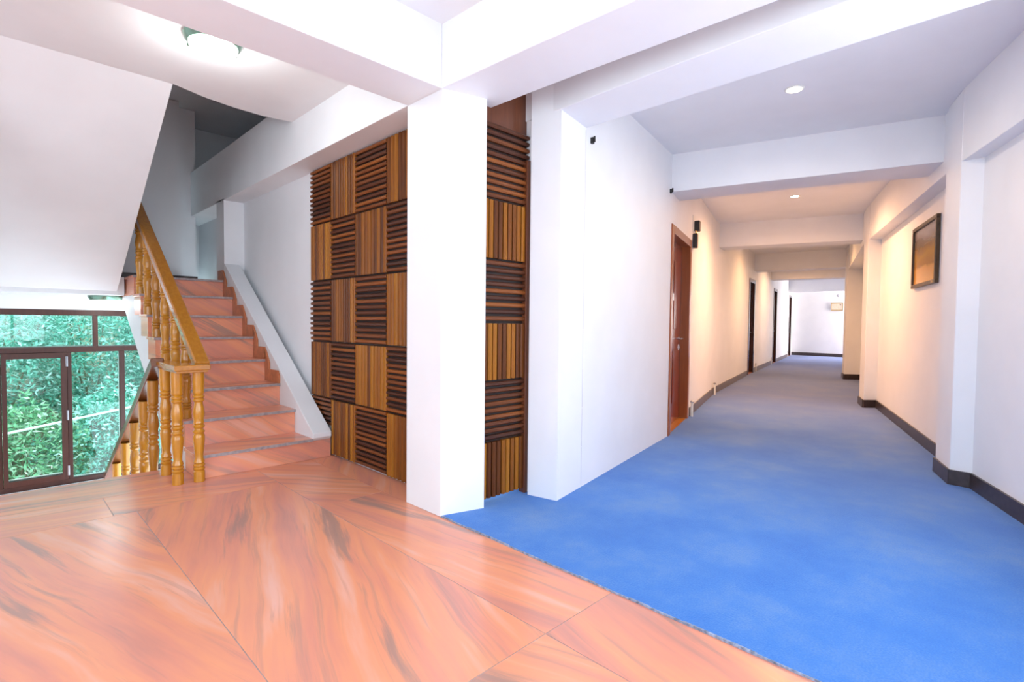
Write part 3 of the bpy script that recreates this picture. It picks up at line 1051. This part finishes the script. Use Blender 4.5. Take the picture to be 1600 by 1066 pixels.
# ------------------------------------------------------------------ ceiling lamps
def dome_lamp(loc, label, power, ps):
    t = thing('dome_lamp', label, 'ceiling lamp', loc, 0)
    MB().lathe([(0.02, 0.0), (0.155, 0.0), (0.160, -0.012), (0.150, -0.035), (0.138, -0.050), (0.125, -0.050)], 40).build('metal_ring', M['lampmetal'], t, smooth=True)
    pr = [(0.132, -0.045)] + [(0.132 * math.cos(a), -0.048 - 0.072 * math.sin(a)) for a in [R(5 + 8.2 * i) for i in range(11)]]
    MB().lathe(pr, 40).build('glass_dome', M['lampglass'], t, smooth=True)
    for a in range(3):
        MB().lathe([(0.008, 0), (0.008, -0.02)], 8, c=(0.147 * math.cos(a * 2.1 + 2.4), 0.147 * math.sin(a * 2.1 + 2.4), -0.03)).build('clip_screw', M['lampmetal'], t)
    l = bpy.data.lights.new('lamp_glow', 'POINT')
    l.energy = power
    l.color = (0.93, 1.0, 0.98)
    l.shadow_soft_size = ps
    o = bpy.data.objects.new('lamp_glow', l)
    COL.objects.link(o)
    o.parent = t
    o.location = (0, 0, -0.20)
    return t


dome_lamp((0.99, 3.56, CZ), 'lit white dome lamp on the hall ceiling before the stairs', 9, 0.10)
dome_lamp((0.92, 7.25, 1.405), 'small lit dome lamp under the half landing above the window', 0.5, 0.10)


def downlight(loc, label, power, col):
    t = thing('downlight', label, 'downlight', loc, 0, 'round recessed downlights of the corridor ceiling')
    MB().lathe([(0.045, 0.004), (0.062, 0.003), (0.066, -0.004), (0.058, -0.010), (0.046, -0.008)], 28).build('trim_ring', M['pipe'], t, smooth=True)
    MB().lathe([(0.001, -0.0085), (0.046, -0.0085), (0.046, -0.012), (0.03, -0.016), (0.001, -0.018)], 28).build('lens', M['downglass'], t, smooth=True)
    l = bpy.data.lights.new('downlight_beam', 'SPOT')
    l.energy = power
    l.color = col
    l.spot_size = R(178)
    l.spot_blend = 1.0
    l.shadow_soft_size = 0.05
    o = bpy.data.objects.new('downlight_beam', l)
    COL.objects.link(o)
    o.parent = t
    o.location = (0, 0, -0.03)


WARM = (1.0, 0.53, 0.26)
downlight((4.12, 1.28, CZ), 'nearest lit downlight in the corridor ceiling, before the first cross beam', 70, (1.0, 0.80, 0.58))
downlight((7.50, 2.29, CZ), 'second lit downlight, between the two nearer cross beams', 380, WARM)
downlight((11.2, 3.35, CZ), 'downlight hidden above the middle corridor cross beam', 220, (1.0, 0.52, 0.22))
downlight((14.8, 4.25, CZ), 'downlight hidden beyond the narrow pillar', 200, (1.0, 0.52, 0.22))

# ------------------------------------------------------------------ picture, wall plate, fittings
al, nn = nrm(RF0, RF1)
ang = math.atan2(al.y, al.x)
pc = at_dist(RF0, RF1, 1.26)
pic = thing('framed_picture', 'framed golden landscape picture on the right corridor wall', 'picture', (pc[0], pc[1], 1.55), ang)
PW, PH = 0.92, 0.62
for x0, x1, z0, z1 in ((-PW / 2, PW / 2, 0, 0.035), (-PW / 2, PW / 2, PH - 0.035, PH), (-PW / 2, -PW / 2 + 0.035, 0.035, PH - 0.035), (PW / 2 - 0.035, PW / 2, 0.035, PH - 0.035)):
    MB().box(x0, x1, 0.002, 0.034, z0, z1).build('frame_rail', M['picframe'], pic, bevel=0.004)
o = MB().box(-PW / 2 + 0.03, PW / 2 - 0.03, 0.002, 0.016, 0.03, PH - 0.03).build('landscape_print', M['print'], pic)
uvl = o.data.uv_layers.new(name='UVMap')
for lp in o.data.loops:
    p = o.data.vertices[lp.vertex_index].co
    uvl.data[lp.index].uv = ((p.x + PW / 2) / PW, p.z / PH)
MB().box(-PW / 2 + 0.05, -PW / 2 + 0.12, 0.034, 0.036, 0.008, 0.026).build('maker_plate', M['brass'], pic)

sg = thing('wall_plate', 'small cream framed plate on the far end wall', 'sign', (22.2, 5.23, 1.735), 0)
MB().box(-0.02, 0.0, -0.18, 0.18, 0.0, 0.26).build('card', M['card'], sg)
for y0, y1, z0, z1 in ((-0.19, 0.19, 0.25, 0.275), (-0.19, 0.19, -0.015, 0.015), (-0.19, -0.175, 0, 0.26), (0.175, 0.19, 0, 0.26)):
    MB().box(-0.028, 0.0, y0, y1, z0, z1).build('frame_rail', M['brass'], sg)
MB().box(-0.024, -0.02, -0.13, -0.09, 0.18, 0.215).build('dark_mark', M['black'], sg)
sn = MB().lathe([(0.05, 0), (0.05, -0.03), (0.02, -0.06)], 14, 'X', (22.19, 5.19, 2.28))
tag(sn.build('smoke_sensor', M['grey_metal'], None, smooth=True), 'small grey sensor above the plate on the end wall', 'sensor')

# fitting above the first door
al1, n1 = nrm(LW[1], LW[2])
ang1 = math.atan2(al1.y, al1.x)
fp = at_dist(LW[1], LW[2], 1.44)
ft = thing('wall_fitting', 'small dark fitting with hanging brass piece above the first door', 'fitting', (fp[0], fp[1], 2.20), ang1)
MB().box(-0.09, 0.03, -0.006, -0.001, 0.10, 0.30).build('white_plate', M['pipe'], ft)
MB().box(0.01, 0.10, -0.07, -0.001, 0.12, 0.25).build('black_box', M['black'], ft, bevel=0.012)
MB().tube((-0.03, -0.03, 0.12), (-0.03, -0.03, 0.07), 0.006, 8).tube((0.03, -0.03, 0.12), (0.01, -0.03, 0.07), 0.006, 8).build('hook', M['brass'], ft)
MB().box(-0.07, 0.0, -0.055, -0.004, -0.10, 0.08).build('dark_body', M['black'], ft, bevel=0.008)
MB().box(0.0, 0.045, -0.05, -0.004, -0.09, 0.085).build('brass_body', M['brass'], ft, bevel=0.008)
# little black clips on the left wall
for s, z, lbz in ((0.44, 2.425, 'tiny black clip high on the wall by the pilaster'), (2.30, 2.475, 'tiny dark clip under the first cross beam')):
    q = at_dist(LW[0], LW[1], s)
    o = MB().box(-0.012, 0.012, -0.02, -0.0005, -0.02, 0.02).box(-0.004, 0.004, -0.032, -0.02, -0.012, 0.028).build('cable_clip', M['black'])
    o.location = (q[0], q[1], z)
    o.rotation_euler = (0, 0, math.atan2(LW[1][1] - LW[0][1], LW[1][0] - LW[0][0]))
    tag(o, lbz, 'clip')

# short white pipe stubs standing against the left skirting
stub_lab = ['white pipe stub with dark cap beside the first door', 'white pipe stub with dark cap at the bend of the left wall',
            'white pipe stub with dark cap just past the second door', 'white pipe stub with dark cap just before the third door', 'white pipe stub with dark cap nearest the end wall']
d2b, d3a, d4a = door_geo[1][1], door_geo[2][0], door_geo[3][0]
e34 = (LW[3], LW[4])
stub_pos = [(6.165, 3.005), (8.385, 3.70), at_dist(d2b, LW[4], 0.35), at_dist(d3a, LW[3], 0.25), at_dist(d4a, LW[3], 0.25)]
for k, (x, y) in enumerate(stub_pos):
    t = thing('pipe_stub', stub_lab[k], 'pipe', (x, y - 0.012, 0.009), 0, 'white pipe stubs along the left skirting')
    MB().lathe([(0.016, 0), (0.016, 0.175)], 12).build('pipe', M['pipe'], t, smooth=True)
    MB().lathe([(0.012, 0.175), (0.024, 0.177), (0.024, 0.190), (0.010, 0.202)], 12).build('cap', M['grey_metal'], t, smooth=True)

# ------------------------------------------------------------------ outside the stair window
hill = MB()
ny, nx = 14, 18
hv = []
for j in range(ny):
    for i in range(nx):
        x = -9 + i * 1.2
        y = 8.6 + j * 0.7
        z = -2.6 + max(0, (y - 9.0)) * 0.75 + 0.25 * math.sin(i * 1.7 + j) + 0.2 * math.sin(j * 2.1 - i)
        hv.append((x, y, z))
hf = [(j * nx + i, j * nx + i + 1, (j + 1) * nx + i + 1, (j + 1) * nx + i) for j in range(ny - 1) for i in range(nx - 1)]
hill.add(hv, hf)
h = hill.build('hillside', M['soil'], None, smooth=True)
struct(h, 'green earth slope outside the stair window')

rng = np.random.default_rng(5)


def bush(cx, cy, cz, rx, ry, rz, n, mat, label, ln=0.08, wdt=0.014):
    t = thing('bush', label, 'bush', (cx, cy, cz - rz), 0, 'bushes outside the stair window')
    u = rng.normal(size=(n, 3))
    u /= np.linalg.norm(u, axis=1)[:, None]
    rad = rng.uniform(0.35, 1.0, (n, 1)) ** 0.5
    lump = 1 + 0.18 * np.sin(u[:, :1] * 7 + cx) * np.cos(u[:, 2:] * 6)
    P = u * rad * lump * np.array([rx, ry, rz])
    d = rng.normal(size=(n, 3)) * np.array([1, 0.7, 0.7]) + np.array([0.3, 0, -0.35])
    d /= np.linalg.norm(d, axis=1)[:, None]
    s = np.cross(d, rng.normal(size=(n, 3)))
    s /= np.linalg.norm(s, axis=1)[:, None]
    L = ln * rng.uniform(0.6, 1.5, (n, 1))
    Wd = wdt * rng.uniform(0.7, 1.5, (n, 1))
    V = np.stack([P, P + d * L * 0.45 + s * Wd, P + d * L, P + d * L * 0.45 - s * Wd], 1).reshape(-1, 3)
    V[:, 2] += rz
    me = bpy.data.meshes.new('foliage')
    F = np.arange(n * 4).reshape(n, 4)
    me.from_pydata(V.tolist(), [], F.tolist())
    me.materials.append(mat)
    o = bpy.data.objects.new('foliage', me)
    COL.objects.link(o)
    o.parent = t
    sb = MB()
    for k in range(7):
        a = rng.uniform(0, 6.28)
        sb.tube((0.05 * math.cos(a), 0.05 * math.sin(a), -0.3), (rx * 0.6 * math.cos(a), ry * 0.6 * math.sin(a), rz * rng.uniform(0.9, 1.7)), 0.018, 6, 0.006)
    sb.build('stems', M['stem'], t)


BU = [(0.2, 9.9, -0.9, 0.9, 0.6, 0.9, 'leaf2', 'low olive bush outside the left window pane'),
      (1.35, 10.0, -0.8, 0.9, 0.6, 1.0, 'leaf', 'low teal bamboo clump outside the middle pane'),
      (2.6, 10.1, -0.7, 1.0, 0.6, 1.1, 'leaf', 'low bamboo clump outside the right pane behind the balusters'),
      (-0.9, 10.0, -0.7, 0.9, 0.6, 1.1, 'leaf2', 'low bush beyond the left window jamb'),
      (0.0, 10.9, 0.5, 1.0, 0.6, 1.1, 'leaf', 'mid height bamboo clump outside the left pane'),
      (1.2, 11.0, 0.6, 1.0, 0.6, 1.1, 'leaf', 'mid height bamboo clump behind the middle pane'),
      (2.4, 11.0, 0.6, 1.0, 0.6, 1.2, 'leaf', 'mid height bamboo clump outside the right panes'),
      (3.8, 11.0, 0.4, 1.1, 0.6, 1.3, 'leaf', 'mid height bamboo clump hidden right of the window'),
      (-1.2, 11.1, 0.7, 1.0, 0.6, 1.2, 'leaf', 'mid height bamboo clump left of the window'),
      (0.6, 12.2, 1.9, 1.4, 0.7, 1.3, 'leaf', 'high bamboo clump behind the upper left pane'),
      (2.5, 12.3, 1.9, 1.4, 0.7, 1.4, 'leaf', 'high bamboo clump behind the upper right pane'),
      (-1.4, 12.3, 1.9, 1.3, 0.7, 1.4, 'leaf', 'high bamboo clump at far left outside')]
for cx, cy, cz, rx, ry, rz, m_, lab in BU:
    bush(cx, cy, cz, rx, ry, rz, 6500, M[m_], lab)
wp = MB().tube((-2.5, 9.0, -0.70), (4.0, 9.0, 0.32), 0.014, 10)
tag(wp.build('water_pipe', M['pipe'], None, smooth=True), 'thin white pipe running across the foliage outside the window', 'pipe')
